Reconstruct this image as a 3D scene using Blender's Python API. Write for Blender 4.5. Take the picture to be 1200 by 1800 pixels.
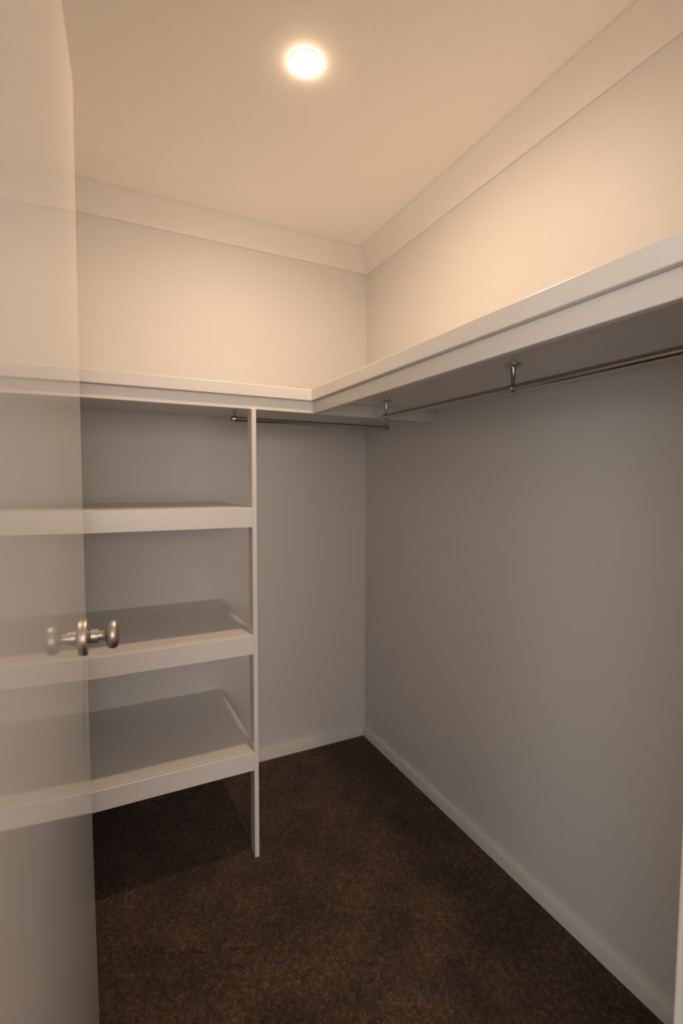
import bpy, bmesh, math, random
import numpy as np
from mathutils import Vector, Matrix

for o in list(bpy.data.objects):
    bpy.data.objects.remove(o, do_unlink=True)
sc = bpy.context.scene
COL = sc.collection

# ------------------------------------------------------------------ camera
PX_F = 859.0                       # focal length in pixels of the 1200 px wide frame
cam_d = bpy.data.cameras.new('camera')
cam_d.sensor_fit = 'HORIZONTAL'
cam_d.sensor_width = 36.0
cam_d.lens = PX_F / 1200.0 * 36.0
cam_d.clip_start = 0.01
cam = bpy.data.objects.new('camera', cam_d)
COL.objects.link(cam)
CAM = Vector((-1.2038, -2.1481, 1.2978))
yaw, pitch, roll = 0.461, -0.0614, 0.0029
F = Vector((math.sin(yaw) * math.cos(pitch), math.cos(yaw) * math.cos(pitch), math.sin(pitch)))
R0 = Vector((math.cos(yaw), -math.sin(yaw), 0))
U0 = R0.cross(F)
R = math.cos(roll) * R0 + math.sin(roll) * U0
U = math.cos(roll) * U0 - math.sin(roll) * R0
m = Matrix.Identity(4)
for i in range(3):
    m[i][0], m[i][1], m[i][2], m[i][3] = R[i], U[i], -F[i], CAM[i]
cam.matrix_world = m
sc.camera = cam

# ------------------------------------------------------------------ world, daylight fill, exposure
world = bpy.data.worlds.new('world')
sc.world = world
world.use_nodes = True
world.node_tree.nodes['Background'].inputs[0].default_value = (0.75, 0.85, 1.0, 1)
world.node_tree.nodes['Background'].inputs[1].default_value = 0.3

LED_STRENGTH = 675.0
LED_COLOR = (1.0, 0.715, 0.469)
# added fill for the doorway daylight, set at two assumed bedroom windows
FILL_SIDE, FILL_FAR = 25.0, 48.0


def fill_light(name, power, color, loc, rz):
    d = bpy.data.lights.new(name, 'AREA')
    d.shape = 'RECTANGLE'
    d.size, d.size_y = 1.75, 1.15
    d.energy = power
    d.color = color
    o = bpy.data.objects.new(name, d)
    COL.objects.link(o)
    o.location = loc
    o.rotation_euler = (math.radians(90), 0, math.radians(rz))


fill_light('daylight_fill_side', FILL_SIDE, (1.0, 0.97, 0.92), (-2.66, -3.45, 1.45), -90)   # shines towards +x
fill_light('daylight_fill_far', FILL_FAR, (1.0, 0.85, 0.73), (-1.30, -4.86, 1.45), 0)       # shines towards +y

sc.view_settings.view_transform = 'Standard'
sc.view_settings.look = 'None'
sc.view_settings.gamma = 1.0
sc.view_settings.use_curve_mapping = False
sc.view_settings.exposure = 0.0


# ------------------------------------------------------------------ materials
def new_mat(name):
    mt = bpy.data.materials.new(name)
    mt.use_nodes = True
    nt = mt.node_tree
    return mt, nt, nt.nodes['Principled BSDF']


def paint(name, col, rough, bump=0.0, scale=300.0, coat=0.0, coat_rough=0.1, spec=0.5, dist=0.0006):
    mt, nt, b = new_mat(name)
    tc = nt.nodes.new('ShaderNodeTexCoord')
    n = nt.nodes.new('ShaderNodeTexNoise')
    n.inputs['Scale'].default_value = 3.0
    n.inputs['Detail'].default_value = 3.0
    nt.links.new(tc.outputs['Object'], n.inputs['Vector'])
    mix = nt.nodes.new('ShaderNodeMix')
    mix.data_type = 'RGBA'
    mix.inputs['A'].default_value = (*[c * 0.985 for c in col], 1)
    mix.inputs['B'].default_value = (*[min(1, c * 1.015) for c in col], 1)
    nt.links.new(n.outputs['Fac'], mix.inputs['Factor'])
    nt.links.new(mix.outputs['Result'], b.inputs['Base Color'])
    b.inputs['Roughness'].default_value = rough
    b.inputs['Specular IOR Level'].default_value = spec
    b.inputs['Coat Weight'].default_value = coat
    b.inputs['Coat Roughness'].default_value = coat_rough
    if bump:
        n2 = nt.nodes.new('ShaderNodeTexNoise')
        n2.inputs['Scale'].default_value = scale
        n2.inputs['Detail'].default_value = 2.0
        nt.links.new(tc.outputs['Object'], n2.inputs['Vector'])
        bp = nt.nodes.new('ShaderNodeBump')
        bp.inputs['Strength'].default_value = bump
        bp.inputs['Distance'].default_value = dist
        nt.links.new(n2.outputs['Fac'], bp.inputs['Height'])
        nt.links.new(bp.outputs['Normal'], b.inputs['Normal'])
    return mt


def metal(name, col, rough, aniso=0.0):
    mt, nt, b = new_mat(name)
    tc = nt.nodes.new('ShaderNodeTexCoord')
    n = nt.nodes.new('ShaderNodeTexNoise')
    n.inputs['Scale'].default_value = 180.0
    nt.links.new(tc.outputs['Object'], n.inputs['Vector'])
    mr = nt.nodes.new('ShaderNodeMapRange')
    mr.inputs['To Min'].default_value = rough * 0.85
    mr.inputs['To Max'].default_value = rough * 1.15
    nt.links.new(n.outputs['Fac'], mr.inputs['Value'])
    nt.links.new(mr.outputs['Result'], b.inputs['Roughness'])
    b.inputs['Base Color'].default_value = (*col, 1)
    b.inputs['Metallic'].default_value = 1.0
    b.inputs['Anisotropic'].default_value = aniso
    return mt


M_WALL = paint('wall_paint', (0.73, 0.71, 0.69), 0.55, bump=0.08, scale=420)
M_CEIL = paint('ceiling_paint', (0.945, 0.915, 0.88), 0.8, bump=0.05, scale=350)
M_COVE = paint('cornice_paint', (0.82, 0.795, 0.77), 0.7, bump=0.04, scale=350)
M_SKIRT = paint('skirting_paint', (0.76, 0.735, 0.71), 0.33, bump=0.04, scale=120)
M_TRIM = paint('gloss_trim_paint', (0.80, 0.78, 0.76), 0.28, bump=0.05, scale=120)
M_SHELF = paint('shelf_paint', (0.775, 0.755, 0.735), 0.27, bump=0.05, scale=110)
M_DOOR = paint('door_enamel', (0.80, 0.785, 0.765), 0.06, bump=0.012, scale=30, spec=0.55, dist=0.0003)
M_NICKEL = metal('brushed_nickel', (0.53, 0.475, 0.42), 0.42)
M_CHROME = metal('satin_chrome', (0.46, 0.435, 0.41), 0.15)
M_STEEL = metal('steel_screw', (0.35, 0.33, 0.31), 0.35)
M_DARK = paint('hole_shade', (0.03, 0.027, 0.025), 0.6)


def carpet_mat():
    mt, nt, b = new_mat('carpet_twist_pile')
    tc = nt.nodes.new('ShaderNodeTexCoord')

    def noise(scale, detail):
        n = nt.nodes.new('ShaderNodeTexNoise')
        n.inputs['Scale'].default_value = scale
        n.inputs['Detail'].default_value = detail
        nt.links.new(tc.outputs['Object'], n.inputs['Vector'])
        return n
    fine, tuft, patch = noise(240, 2), noise(80, 3), noise(6.5, 5)
    r = nt.nodes.new('ShaderNodeValToRGB')
    e = r.color_ramp.elements
    e[0].position, e[0].color = 0.33, (0.021, 0.0125, 0.0070, 1)
    e[1].position, e[1].color = 0.72, (0.178, 0.108, 0.061, 1)
    k = e.new(0.52)
    k.color = (0.062, 0.0365, 0.0205, 1)
    mx = nt.nodes.new('ShaderNodeMix')
    mx.data_type = 'FLOAT'
    mx.inputs['Factor'].default_value = 0.45
    nt.links.new(fine.outputs['Fac'], mx.inputs['A'])
    nt.links.new(tuft.outputs['Fac'], mx.inputs['B'])
    nt.links.new(mx.outputs['Result'], r.inputs['Fac'])
    # pile laid over in slightly different directions: broad soft patches
    mr = nt.nodes.new('ShaderNodeMapRange')
    mr.inputs['From Min'].default_value = 0.35
    mr.inputs['From Max'].default_value = 0.65
    mr.inputs['To Min'].default_value = 0.70
    mr.inputs['To Max'].default_value = 1.30
    nt.links.new(patch.outputs['Fac'], mr.inputs['Value'])
    mul = nt.nodes.new('ShaderNodeMix')
    mul.data_type = 'RGBA'
    mul.blend_type = 'MULTIPLY'
    mul.inputs['Factor'].default_value = 1.0
    nt.links.new(r.outputs['Color'], mul.inputs['A'])
    nt.links.new(mr.outputs['Result'], mul.inputs['B'])
    nt.links.new(mul.outputs['Result'], b.inputs['Base Color'])
    b.inputs['Roughness'].default_value = 0.95
    b.inputs['Specular IOR Level'].default_value = 0.1
    b.inputs['Sheen Weight'].default_value = 0.15
    b.inputs['Sheen Roughness'].default_value = 0.6
    return mt


M_CARPET = carpet_mat()


def led_mat():
    mt = bpy.data.materials.new('led_diffuser')
    mt.use_nodes = True
    nt = mt.node_tree
    nt.nodes.remove(nt.nodes['Principled BSDF'])
    em = nt.nodes.new('ShaderNodeEmission')
    em.inputs['Color'].default_value = (*LED_COLOR, 1)
    em.inputs['Strength'].default_value = LED_STRENGTH
    nt.links.new(em.outputs[0], nt.nodes['Material Output'].inputs['Surface'])
    return mt


M_LED = led_mat()


# ------------------------------------------------------------------ mesh helpers
def box_bm(lo, hi, bm=None):
    bm = bm or bmesh.new()
    vs = [bm.verts.new((x, y, z)) for x in (lo[0], hi[0]) for y in (lo[1], hi[1]) for z in (lo[2], hi[2])]
    for f in ((0, 1, 3, 2), (4, 6, 7, 5), (0, 4, 5, 1), (2, 3, 7, 6), (0, 2, 6, 4), (1, 5, 7, 3)):
        bm.faces.new([vs[i] for i in f])
    return bm


def prism_bm(poly, z0, z1):
    """poly: xy outline, counter-clockwise, may be concave"""
    bm = bmesh.new()
    a = [bm.verts.new((x, y, z0)) for x, y in poly]
    b = [bm.verts.new((x, y, z1)) for x, y in poly]
    n = len(poly)
    bm.faces.new(a[::-1])
    bm.faces.new(b)
    for i in range(n):
        j = (i + 1) % n
        bm.faces.new((a[i], a[j], b[j], b[i]))
    return bm


def bevel(bm, w, seg=2):
    bm.normal_update()
    es = [e for e in bm.edges if len(e.link_faces) == 2 and e.calc_face_angle(0) > 0.5]
    bmesh.ops.bevel(bm, geom=es, offset=w, segments=seg, profile=0.5, affect='EDGES', clamp_overlap=True)
    return bm


def lathe_bm(profile, origin, axis, n=40, bm=None):
    """profile: (distance along axis, radius); radius 0 closes the end"""
    bm = bm or bmesh.new()
    axis = Vector(axis).normalized()
    t = Vector((0, 0, 1)) if abs(axis.z) < 0.9 else Vector((1, 0, 0))
    u = axis.cross(t).normalized()
    v = axis.cross(u)
    origin = Vector(origin)
    rings = []
    for d, r in profile:
        if r < 1e-7:
            rings.append([bm.verts.new(origin + axis * d)])
        else:
            rings.append([bm.verts.new(origin + axis * d + (u * math.cos(2 * math.pi * k / n) + v * math.sin(2 * math.pi * k / n)) * r) for k in range(n)])
    for a, b in zip(rings, rings[1:]):
        for k in range(n):
            k2 = (k + 1) % n
            if len(a) == 1 and len(b) == 1:
                continue
            if len(a) == 1:
                bm.faces.new((a[0], b[k], b[k2]))
            elif len(b) == 1:
                bm.faces.new((a[k], b[0], a[k2]))
            else:
                bm.faces.new((a[k], b[k], b[k2], a[k2]))
    return bm


def obj(name, bm, mat, parent=None, smooth=None):
    bmesh.ops.recalc_face_normals(bm, faces=bm.faces[:])
    me = bpy.data.meshes.new(name)
    bm.to_mesh(me)
    bm.free()
    me.materials.append(mat)
    if smooth:
        me.shade_smooth()
        me.set_sharp_from_angle(angle=math.radians(smooth))
    o = bpy.data.objects.new(name, me)
    COL.objects.link(o)
    if parent is not None:
        o.parent = parent
        o.matrix_parent_inverse = parent.matrix_basis.inverted()
    return o


def tag(o, label, cat, group=None, kind=None):
    o['label'] = label
    o['category'] = cat
    if group:
        o['group'] = group
    if kind:
        o['kind'] = kind
    return o


def thing(name, label, cat, loc, group=None):
    o = bpy.data.objects.new(name, None)
    o.empty_display_size = 0.05
    o.location = loc
    COL.objects.link(o)
    return tag(o, label, cat, group)


def struct(name, bm, mat, label, cat, smooth=None):
    return tag(obj(name, bm, mat, None, smooth), label, cat, None, 'structure')


# ------------------------------------------------------------------ key dimensions (metres)
H = 2.40                 # ceiling
XL = -1.50               # left wall of the wardrobe
YF = -1.82               # inside face of the doorway wall
WT = 0.11                # thickness of that wall
LEAF = 0.75
XJ = -1.303              # hinge-side jamb
XS = XJ + LEAF + 0.006   # strike-side jamb
DH = 2.04                # door head
BX0, BX1, BY0 = -2.6, 1.4, -4.8   # bedroom behind the camera

# ------------------------------------------------------------------ room shell
struct('wall_back', box_bm((BX0, 0, -0.02), (0.1, 0.1, H + 0.1)), M_WALL,
       'pale painted wall behind the open shelves', 'wall')
struct('wall_right', box_bm((0, YF - WT, -0.02), (0.1, 0, H + 0.1)), M_WALL,
       'long pale painted wall on the right under the hanging rail', 'wall')
struct('wall_left', box_bm((XL - 0.1, YF, -0.02), (XL, 0, H + 0.1)), M_WALL,
       'pale painted wall hidden behind the open door', 'wall')
bm = box_bm((BX0, YF - WT, -0.02), (XJ - 0.02, YF, H + 0.1))
box_bm((XS + 0.02, YF - WT, -0.02), (BX1, YF, H + 0.1), bm)
box_bm((XJ - 0.02, YF - WT, DH + 0.026), (XS + 0.02, YF, H + 0.1), bm)
struct('wall_front', bm, M_WALL, 'pale painted wall with the doorway the view is taken from', 'wall')
# bedroom behind the camera, its windows are added for the daylight fill
WY0, WY1, WZ0, WZ1 = -4.40, -2.50, 0.80, 2.10
WX0, WX1 = -2.25, -0.35
bm = box_bm((BX0, BY0 - 0.1, -0.02), (WX0, BY0, H + 0.1))
box_bm((WX1, BY0 - 0.1, -0.02), (BX1, BY0, H + 0.1), bm)
box_bm((WX0, BY0 - 0.1, -0.02), (WX1, BY0, WZ0), bm)
box_bm((WX0, BY0 - 0.1, WZ1), (WX1, BY0, H + 0.1), bm)
struct('wall_bedroom_far', bm, M_WALL, 'far bedroom wall with an added window, behind the viewer', 'wall')
bm = box_bm((BX0 - 0.1, BY0 - 0.1, -0.02), (BX0, WY0, H + 0.1))
box_bm((BX0 - 0.1, WY1, -0.02), (BX0, 0.1, H + 0.1), bm)
box_bm((BX0 - 0.1, WY0, -0.02), (BX0, WY1, WZ0), bm)
box_bm((BX0 - 0.1, WY0, WZ1), (BX0, WY1, H + 0.1), bm)
struct('wall_bedroom_left', bm, M_WALL, 'bedroom wall with an added window, left of and behind the viewer', 'wall')
struct('wall_bedroom_right', box_bm((BX1, BY0 - 0.1, -0.02), (BX1 + 0.1, YF, H + 0.1)), M_WALL,
       'right wall of the bedroom behind the viewer', 'wall')
bm = bmesh.new()
fx0, fx1 = BX0 - 0.055, BX0 - 0.005
for y0, y1, z0, z1 in ((WY0, WY0 + 0.05, WZ0, WZ1), (WY1 - 0.05, WY1, WZ0, WZ1),
                       (WY0 + 0.05, WY1 - 0.05, WZ0, WZ0 + 0.05), (WY0 + 0.05, WY1 - 0.05, WZ1 - 0.05, WZ1)):
    box_bm((fx0, y0, z0), (fx1, y1, z1), bm)
struct('added_window_1', bm, M_TRIM, 'white framed side window, added unseen behind the viewer for the fill light', 'window')
bm = bmesh.new()
fy0, fy1 = BY0 - 0.055, BY0 - 0.005
for x0, x1, z0, z1 in ((WX0, WX0 + 0.05, WZ0, WZ1), (WX1 - 0.05, WX1, WZ0, WZ1),
                       (WX0 + 0.05, WX1 - 0.05, WZ0, WZ0 + 0.05), (WX0 + 0.05, WX1 - 0.05, WZ1 - 0.05, WZ1)):
    box_bm((x0, fy0, z0), (x1, fy1, z1), bm)
struct('added_window_2', bm, M_TRIM, 'white framed far window, added unseen behind the viewer for the fill light', 'window')
struct('ceiling', box_bm((BX0 - 0.1, BY0 - 0.1, H), (BX1 + 0.1, 0.1, H + 0.1)), M_CEIL,
       'white plaster ceiling with one round downlight', 'ceiling')

# carpeted floor: real pile relief where the photograph shows it
rng = np.random.default_rng(7)
STEP = 0.0048
xs = np.arange(XL - 0.005, 0.004, STEP)
ys = np.arange(-2.0, 0.004, STEP)
nx, ny = len(xs), len(ys)
gx, gy = np.meshgrid(xs, ys, indexing='ij')
lowf = np.zeros_like(gx)
for k in range(26):
    a = rng.uniform(0, 2 * math.pi)
    fr = rng.uniform(14, 70)
    lowf += np.sin((gx * math.cos(a) + gy * math.sin(a)) * fr + rng.uniform(0, 6.28)) * 0.00035
gz = -0.004 + lowf * 0.5 + rng.uniform(-0.0030, 0.0030, gx.shape)
gz = np.minimum(gz, 0.0006)
# a shallow curved crease pressed into the pile, left by something dragged over it
cpts = [(-1.225, -0.613), (-1.196, -0.691), (-1.14, -0.745), (-1.07, -0.789), (-0.992, -0.823), (-0.883, -0.864), (-0.793, -0.895), (-0.702, -0.927)]
dist = np.full(gx.shape, 9.0)
for (ax, ay), (bx_, by_) in zip(cpts, cpts[1:]):
    ex, ey = bx_ - ax, by_ - ay
    t_ = np.clip(((gx - ax) * ex + (gy - ay) * ey) / (ex * ex + ey * ey), 0, 1)
    dist = np.minimum(dist, np.hypot(gx - ax - ex * t_, gy - ay - ey * t_))
gz -= 0.0075 * np.exp(-(dist / 0.0075) ** 2) * np.clip((-0.70 - gx) / 0.22, 0, 1) * np.clip((gx + 1.23) / 0.15, 0, 1)
# the pile is tucked flat along the skirting
edge = np.clip((np.minimum(-0.0165 - gx, -0.0165 - gy) - 0.004) / 0.02, 0, 1)
gz = gz * edge - 0.0015 * (1 - edge)
jx = gx + rng.uniform(-0.0017, 0.0017, gx.shape) * edge
jy = gy + rng.uniform(-0.0017, 0.0017, gx.shape) * edge
V = np.stack([jx, jy, gz], -1).reshape(-1, 3)
idx = np.arange(nx * ny).reshape(nx, ny)
Q = np.stack([idx[:-1, :-1], idx[1:, :-1], idx[1:, 1:], idx[:-1, 1:]], -1).reshape(-1, 4)
me = bpy.data.meshes.new('floor')
me.vertices.add(len(V))
me.vertices.foreach_set('co', V.ravel())
me.loops.add(Q.size)
me.loops.foreach_set('vertex_index', Q.ravel().astype(np.int32))
me.polygons.add(len(Q))
me.polygons.foreach_set('loop_start', (np.arange(len(Q)) * 4).astype(np.int32))
me.update(calc_edges=True)
me.materials.append(M_CARPET)
me.shade_smooth()
fl = bpy.data.objects.new('floor', me)
COL.objects.link(fl)
tag(fl, 'dark brown cut pile carpet covering the wardrobe floor', 'floor', None, 'structure')
# the rest of the carpet (bedroom) is the same floor, plain
fb = bmesh.new()
box_bm((BX0 - 0.1, BY0 - 0.1, -0.03), (BX1 + 0.1, -2.0, -0.004), fb)
box_bm((BX0 - 0.1, -2.0, -0.03), (BX1 + 0.1, 0.1, -0.024), fb)
obj('carpet_underlay', fb, M_CARPET, fl)


# coved cornice, mitred at the corners
def cove_profile():
    drop, proj, lip = 0.0905, 0.0775, 0.006
    pts = [(0, -drop), (lip, -drop), (lip + 0.001, -drop + 0.005)]
    x0, z0, x1, z1 = lip + 0.001, -drop + 0.005, proj - 0.005, -lip - 0.001
    for k in range(1, 9):
        t = k / 9 * math.pi / 2
        # shallow cove: blend of a straight splay and a quarter ellipse
        ex, ez = x1 - (x1 - x0) * math.cos(t), z0 + (z1 - z0) * math.sin(t)
        ex, ez = x0 + (x1 - x0) * (1 - math.cos(t)), z0 + (z1 - z0) * math.sin(t)
        s = k / 9
        lx, lz = x0 + (x1 - x0) * s, z0 + (z1 - z0) * s
        pts.append((0.6 * lx + 0.4 * ex, 0.6 * lz + 0.4 * ez))
    pts += [(x1, z1), (proj, z1), (proj, 0)]
    return pts


def cornice(name, p0, p1, inward, label):
    bm = bmesh.new()
    p0, p1, n = Vector(p0), Vector(p1), Vector(inward)
    d = (p1 - p0).normalized()
    a, b = [], []
    for u, z in cove_profile():
        a.append(bm.verts.new((*(p0 + n * u + d * u), H + z)))
        b.append(bm.verts.new((*(p1 + n * u - d * u), H + z)))
    for i in range(len(a) - 1):
        bm.faces.new((a[i], a[i + 1], b[i + 1], b[i]))
    c0 = bm.verts.new((*p0, H))
    c1 = bm.verts.new((*p1, H))
    bm.faces.new((a[-1], c0, c1, b[-1]))
    bm.faces.new((c0, a[0], b[0], c1))
    bm.faces.new(a + [c0])
    bm.faces.new(b[::-1] + [c1])
    return struct(name, bm, M_COVE, label, 'cornice', smooth=25)


cornice('trim_1', (XL, 0), (0, 0), (0, -1), 'coved plaster cornice between back wall and ceiling')
cornice('trim_2', (0, 0), (0, YF), (-1, 0), 'coved plaster cornice between right wall and ceiling')
cornice('trim_3', (0, YF), (XL, YF), (0, 1), 'coved plaster cornice above the doorway')
cornice('trim_4', (XL, YF), (XL, 0), (1, 0), 'coved plaster cornice along the left wall')


# skirting boards
def skirt(name, p0, p1, inward, label, m0=True, m1=True):
    SH, ST = 0.0425, 0.0165
    prof = [(0, -0.02), (ST, -0.02), (ST, SH - 0.004), (ST - 0.0012, SH - 0.0012), (ST - 0.004, SH), (0, SH + 0.0015)]
    bm = bmesh.new()
    p0, p1, n = Vector(p0), Vector(p1), Vector(inward)
    d = (p1 - p0).normalized()
    a = [bm.verts.new((*(p0 + n * u + (d * u if m0 else d * 0)), z)) for u, z in prof]
    b = [bm.verts.new((*(p1 + n * u - (d * u if m1 else d * 0)), z)) for u, z in prof]
    k = len(prof)
    for i in range(k):
        j = (i + 1) % k
        bm.faces.new((a[i], a[j], b[j], b[i]))
    bm.faces.new(a)
    bm.faces.new(b[::-1])
    return struct(name, bm, M_SKIRT, label, 'skirting', smooth=40)


skirt('baseboard_back', (XL, 0), (0, 0), (0, -1), 'low white skirting board along the back wall')
skirt('baseboard_right', (0, 0), (0, YF), (-1, 0), 'low white skirting board running along the right wall')
skirt('baseboard_left', (XL, YF), (XL, 0), (1, 0), 'low white skirting board behind the open door')
skirt('baseboard_front', (0, YF), (XS + 0.075, YF), (0, 1), 'short white skirting board beside the doorway', m1=False)

# door lining: jambs, head and stops (one frame), and the architraves
bm = box_bm((XJ - 0.02, YF - WT, -0.01), (XJ, YF, DH + 0.026))
box_bm((XS, YF - WT, -0.01), (XS + 0.02, YF, DH + 0.026), bm)
box_bm((XJ, YF - WT, DH + 0.006), (XS, YF, DH + 0.026), bm)
struct('trim_5', bevel(bm, 0.0015, 1), M_SKIRT, 'white door lining around the doorway at the right edge', 'door frame')
bm = box_bm((XS + 0.006, YF, -0.01), (XS + 0.074, YF + 0.018, DH + 0.08))
box_bm((XJ - 0.074, YF, -0.01), (XJ - 0.006, YF + 0.018, DH + 0.08), bm)
box_bm((XJ - 0.006, YF, DH + 0.012), (XS + 0.006, YF + 0.018, DH + 0.08), bm)
struct('trim_6', bevel(bm, 0.004, 2), M_SKIRT, 'white architrave around the inside of the doorway', 'door frame')

# ------------------------------------------------------------------ L-shaped top shelf
ZT, T1 = 1.6159, 0.0391
DR, DB, INS, ZB = 0.539, 0.5729, 0.0128, 1.5357
ZU = ZT - T1
cs = thing('corner_shelf', 'white gloss L-shaped hat shelf high on the back and right walls', 'shelf', (-0.3, -0.3, ZT))
poly = [(XL, -DB), (-DR, -DB), (-DR, YF), (0, YF), (0, 0), (XL, 0)]
obj('shelf_board', bevel(prism_bm(poly, ZU, ZT), 0.0022, 2), M_SHELF, cs)
obj('support_rail', bevel(box_bm((XL, -DB + INS, ZB), (0, -DB + INS + 0.018, ZU)), 0.0018, 2), M_SHELF, cs)
obj('support_rail', bevel(box_bm((-DR + INS, YF, ZB), (-DR + INS + 0.018, -DB + INS, ZU)), 0.0018, 2), M_SHELF, cs)

# ------------------------------------------------------------------ open shelving tower
PX0, PX1, PY0, PY1 = -0.7492, -0.7335, -0.5687, -0.5200
tower = thing('shelving_unit', 'white open shelving unit with three fixed shelves and a slim front post', 'shelving', (-1.1, -0.28, 0))
obj('post', bevel(box_bm((PX0, PY0, -0.004), (PX1, PY1, ZB)), 0.0012, 1), M_SHELF, tower)
SIDE = -0.7375
STH = 0.0657
shelf_z = (1.2118, 0.7811, 0.3757)
for k, z in enumerate(shelf_z):
    poly = [(XL, PY0 + 0.018), (PX0, PY0 + 0.018), (PX0, PY1), (SIDE, PY1), (SIDE, 0), (XL, 0)]
    b = obj('shelf', bevel(prism_bm(poly, z - 0.018, z), 0.001, 1), M_SHELF, tower)
    obj('front_rail', bevel(box_bm((XL, PY0, z - STH), (PX0, PY0 + 0.018, z)), 0.0018, 2), M_SHELF, b)
    obj('wall_cleat', bevel(box_bm((XL, -0.018, z - 0.058), (SIDE - 0.02, 0, z - 0.018)), 0.0012, 1), M_SHELF, b)
    obj('wall_cleat', bevel(box_bm((XL, PY0 + 0.018, z - 0.058), (XL + 0.018, -0.018, z - 0.018)), 0.0012, 1), M_SHELF, b)
    if k == 2:
        nh = obj('nail_head', lathe_bm([(0, 0), (0, 0.0016), (0.0004, 0.0013), (0.0004, 0)], (-0.775, -0.545, z), (0, 0, 1), 10), M_STEEL, b)
        nh['label'] = 'small dark nail head near the front corner'


# ------------------------------------------------------------------ hanging rails
def hanging_rail(p0, p1, stops, label):
    """p0,p1 rod ends; stops: distances along the rod of the brackets; the first is an end bracket"""
    p0, p1 = Vector(p0), Vector(p1)
    d = (p1 - p0).normalized()
    L = (p1 - p0).length
    t = thing('hanging_rail', label, 'clothes rail', (p0 + p1) / 2, 'chrome hanging rails under the hat shelf')
    r = 0.0090
    obj('rod', lathe_bm([(0, 0), (0, r * 0.85), (0.0012, r), (L - 0.0012, r), (L, r * 0.85), (L, 0)], p0, d, 32), M_CHROME, t, smooth=40)
    for s in stops:
        c = p0 + d * s
        top = ZU - c.z - 0.0003
        up = (0, 0, 1)
        b = obj('bracket', lathe_bm([(r + 0.0005, 0), (r + 0.0005, 0.0047), (0.02, 0.0050), (top - 0.008, 0.0066), (top - 0.004, 0.0080), (top - 0.004, 0)], c, up, 28), M_CHROME, t, smooth=40)
        obj('mounting_plate', lathe_bm([(top - 0.0045, 0), (top - 0.0045, 0.0150), (top - 0.0035, 0.0195), (top - 0.0018, 0.0208), (top, 0.0208), (top, 0)], c, up, 36), M_CHROME, b, smooth=40)
        end = s < 0.03 or s > L - 0.03
        rr = r + 0.0022
        if end:      # closed cup end
            sgn = -1 if s < 0.03 else 1
            ring = lathe_bm([(-0.007, r), (-0.007, rr), (0.006, rr), (0.0105, rr * 0.85), (0.0125, rr * 0.45), (0.013, 0)], c, d * sgn, 28)
        else:
            ring = lathe_bm([(-0.005, r), (-0.005, rr), (0.005, rr), (0.005, r)], c, d, 28)
        obj('rod_ring', ring, M_CHROME, b, smooth=40)
        for sg in (-1, 1):
            q = c + d * (0.0135 * sg)
            obj('screw', lathe_bm([(top - 0.0062, 0), (top - 0.0060, 0.0018), (top - 0.0045, 0.0028), (top - 0.0040, 0.0028), (top - 0.0040, 0)], q, up, 12), M_STEEL, b)
    return t


ZR = 1.5215
hanging_rail((-0.3144, -0.690, ZR), (-0.3144, -1.790, ZR), (0.009, 0.5825, 1.091),
             'long chrome hanging rail under the right arm of the hat shelf')
hanging_rail((-0.776, -0.397, ZR), (-0.116, -0.397, ZR), (0.014, 0.648),
             'shorter chrome hanging rail along the back wall behind the post')

# ------------------------------------------------------------------ downlight
LX, LY = -0.6876, -0.8889
dl = thing('ceiling_light', 'round recessed warm white downlight glowing in the ceiling', 'ceiling light', (LX, LY, H))
obj('trim_ring', lathe_bm([(0.0002, 0.0362), (0.0004, 0.0375), (0.0003, 0.0405), (0, 0.0415)], (LX, LY, H), (0, 0, -1), 56), M_TRIM, dl, smooth=40)
obj('diffuser', lathe_bm([(0.0003, 0.0370), (0.0011, 0.0367), (0.0018, 0.0340), (0.0027, 0.026), (0.0035, 0.013), (0.0039, 0)], (LX, LY, H), (0, 0, -1), 56), M_LED, dl, smooth=60)

# ------------------------------------------------------------------ door (open inwards, a few degrees past square)
ANG = math.radians(3.0)
TIP = Vector((-1.2294, -1.07))              # far arris of the face we look along
# door frame of reference: s along the leaf from the tip back to the hinge, n out of the visible face (+x side)
S = Vector((-math.sin(ANG), -math.cos(ANG)))
N = Vector((math.cos(ANG), -math.sin(ANG)))
Z0, Z1, TH = 0.012, 2.04, 0.035


def dpt(s, n, z):
    bow = 0.0045 * (1 - ((z - 1.02) / 1.02) ** 2) - 0.0015   # a slightly bowed leaf
    p = TIP + S * s + N * (n - bow)
    return Vector((p.x, p.y, z))


bm = bmesh.new()
nz = 24
cols = []
for k in range(nz + 1):
    z = Z0 + (Z1 - Z0) * k / nz
    cols.append([bm.verts.new(dpt(s, n, z)) for s, n in ((0, 0), (LEAF, 0), (LEAF, -TH), (0, -TH))])
for a, b in zip(cols, cols[1:]):
    for i in range(4):
        j = (i + 1) % 4
        bm.faces.new((a[i], a[j], b[j], b[i]))
bm.faces.new(cols[0][::-1])
bm.faces.new(cols[-1])
door = struct('door_1', bevel(bm, 0.0016, 2), M_DOOR, 'glossy white flush door standing open at the left', 'door')
N3 = Vector((N.x, N.y, 0))
S3 = Vector((S.x, S.y, 0))
KZ = 1.0075


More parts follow.
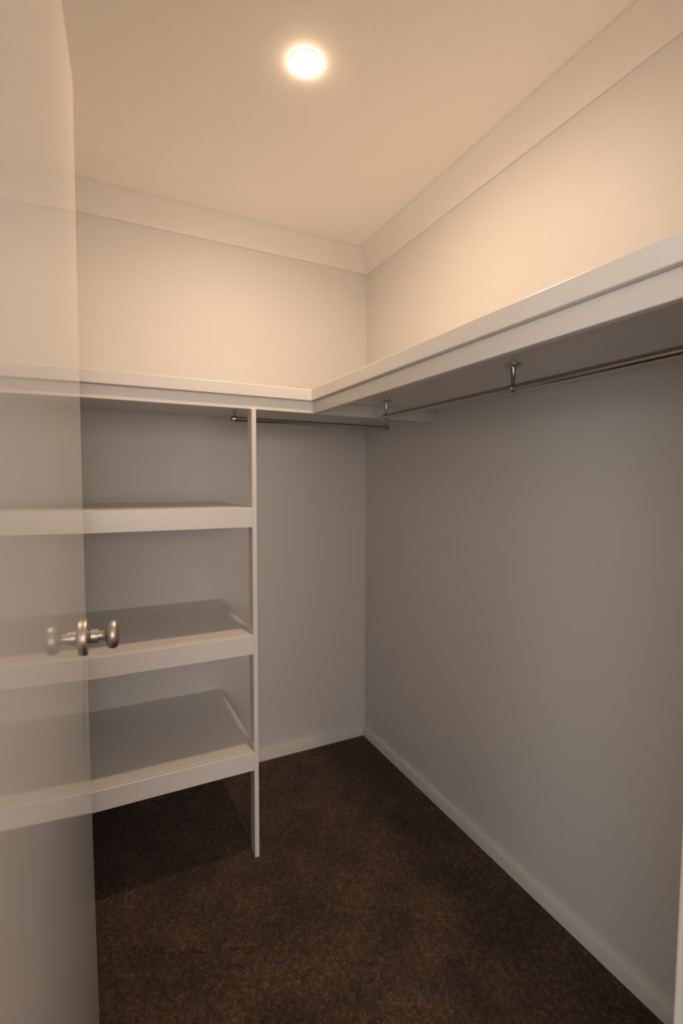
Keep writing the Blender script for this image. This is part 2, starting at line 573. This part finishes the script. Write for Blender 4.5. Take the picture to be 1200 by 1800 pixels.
def door_knob(side):
    base = dpt(0.062, 0 if side > 0 else -TH, KZ)
    ax = N3 * side
    # superellipse knob head: blunt front, rounded shoulder running back to the neck
    c, hx, rr, ex = 0.0494, 0.0140, 0.0270, 2.5
    ball = [(0.0362, 0.0), (0.0362, 0.0112), (0.0378, 0.0150)]
    for j in range(1, 29):
        x = -math.cos(math.pi * (0.17 + 0.83 * j / 28))
        rad = max(0.0, 1 - abs(x) ** ex) ** (1 / ex) * rr
        ball.append((c + hx * x, rad))
    ball[-1] = (ball[-1][0], 0.0)
    k = obj('door_knob', lathe_bm(ball, base, ax, 48), M_NICKEL, door, smooth=50)
    k['label'] = 'round brushed nickel knob on the visible face' if side > 0 else 'nickel knob on the far face'
    obj('rose', lathe_bm([(0, 0), (0, 0.0342), (0.0055, 0.0342), (0.0068, 0.0335), (0.0074, 0.0318), (0.0078, 0.0285), (0.0086, 0.0235), (0.0100, 0.0190), (0.0125, 0.0150), (0.0125, 0)], base, ax, 56), M_NICKEL, k, smooth=35)
    obj('neck', lathe_bm([(0.0115, 0), (0.0115, 0.0120), (0.0128, 0.0133), (0.0245, 0.0133), (0.0250, 0.0125), (0.0252, 0.0100), (0.0350, 0.0095), (0.0372, 0.0108), (0.0372, 0)], base, ax, 40), M_NICKEL, k, smooth=35)
    if side > 0:
        a = (-S3 * 0.0 + Vector((0, 0, 0.42)) + S3 * 0.90).normalized()
        pin = base + ax * 0.0215 + a * 0.0129
        obj('pin_hole_shade', lathe_bm([(0, 0), (0, 0.0012), (0.0006, 0.0012), (0.0006, 0)], pin, a, 12), M_DARK, k)  # dark disc on the neck, painted shade in place of a hole


door_knob(1)
door_knob(-1)
# latch faceplate on the closing edge
p = dpt(0, -TH / 2, KZ)
bm = bmesh.new()
vs = []
for dz in (-0.028, 0.028):
    for dn in (-0.0125, 0.0125):
        for ds in (0.0005, -0.0012):
            q = p + Vector((N.x, N.y, 0)) * dn + S3 * ds
            vs.append(bm.verts.new((q.x, q.y, KZ + dz)))
for f in ((0, 1, 3, 2), (4, 6, 7, 5), (0, 4, 5, 1), (2, 3, 7, 6), (0, 2, 6, 4), (1, 5, 7, 3)):
    bm.faces.new([vs[i] for i in f])
obj('latch_plate', bm, M_NICKEL, door)
for z in (0.25, 1.03, 1.80):
    q = dpt(LEAF + 0.003, -TH - 0.004, z)
    obj('hinge', lathe_bm([(-0.05, 0), (-0.05, 0.006), (0.05, 0.006), (0.05, 0)], q, (0, 0, 1), 16), M_NICKEL, door, smooth=40)
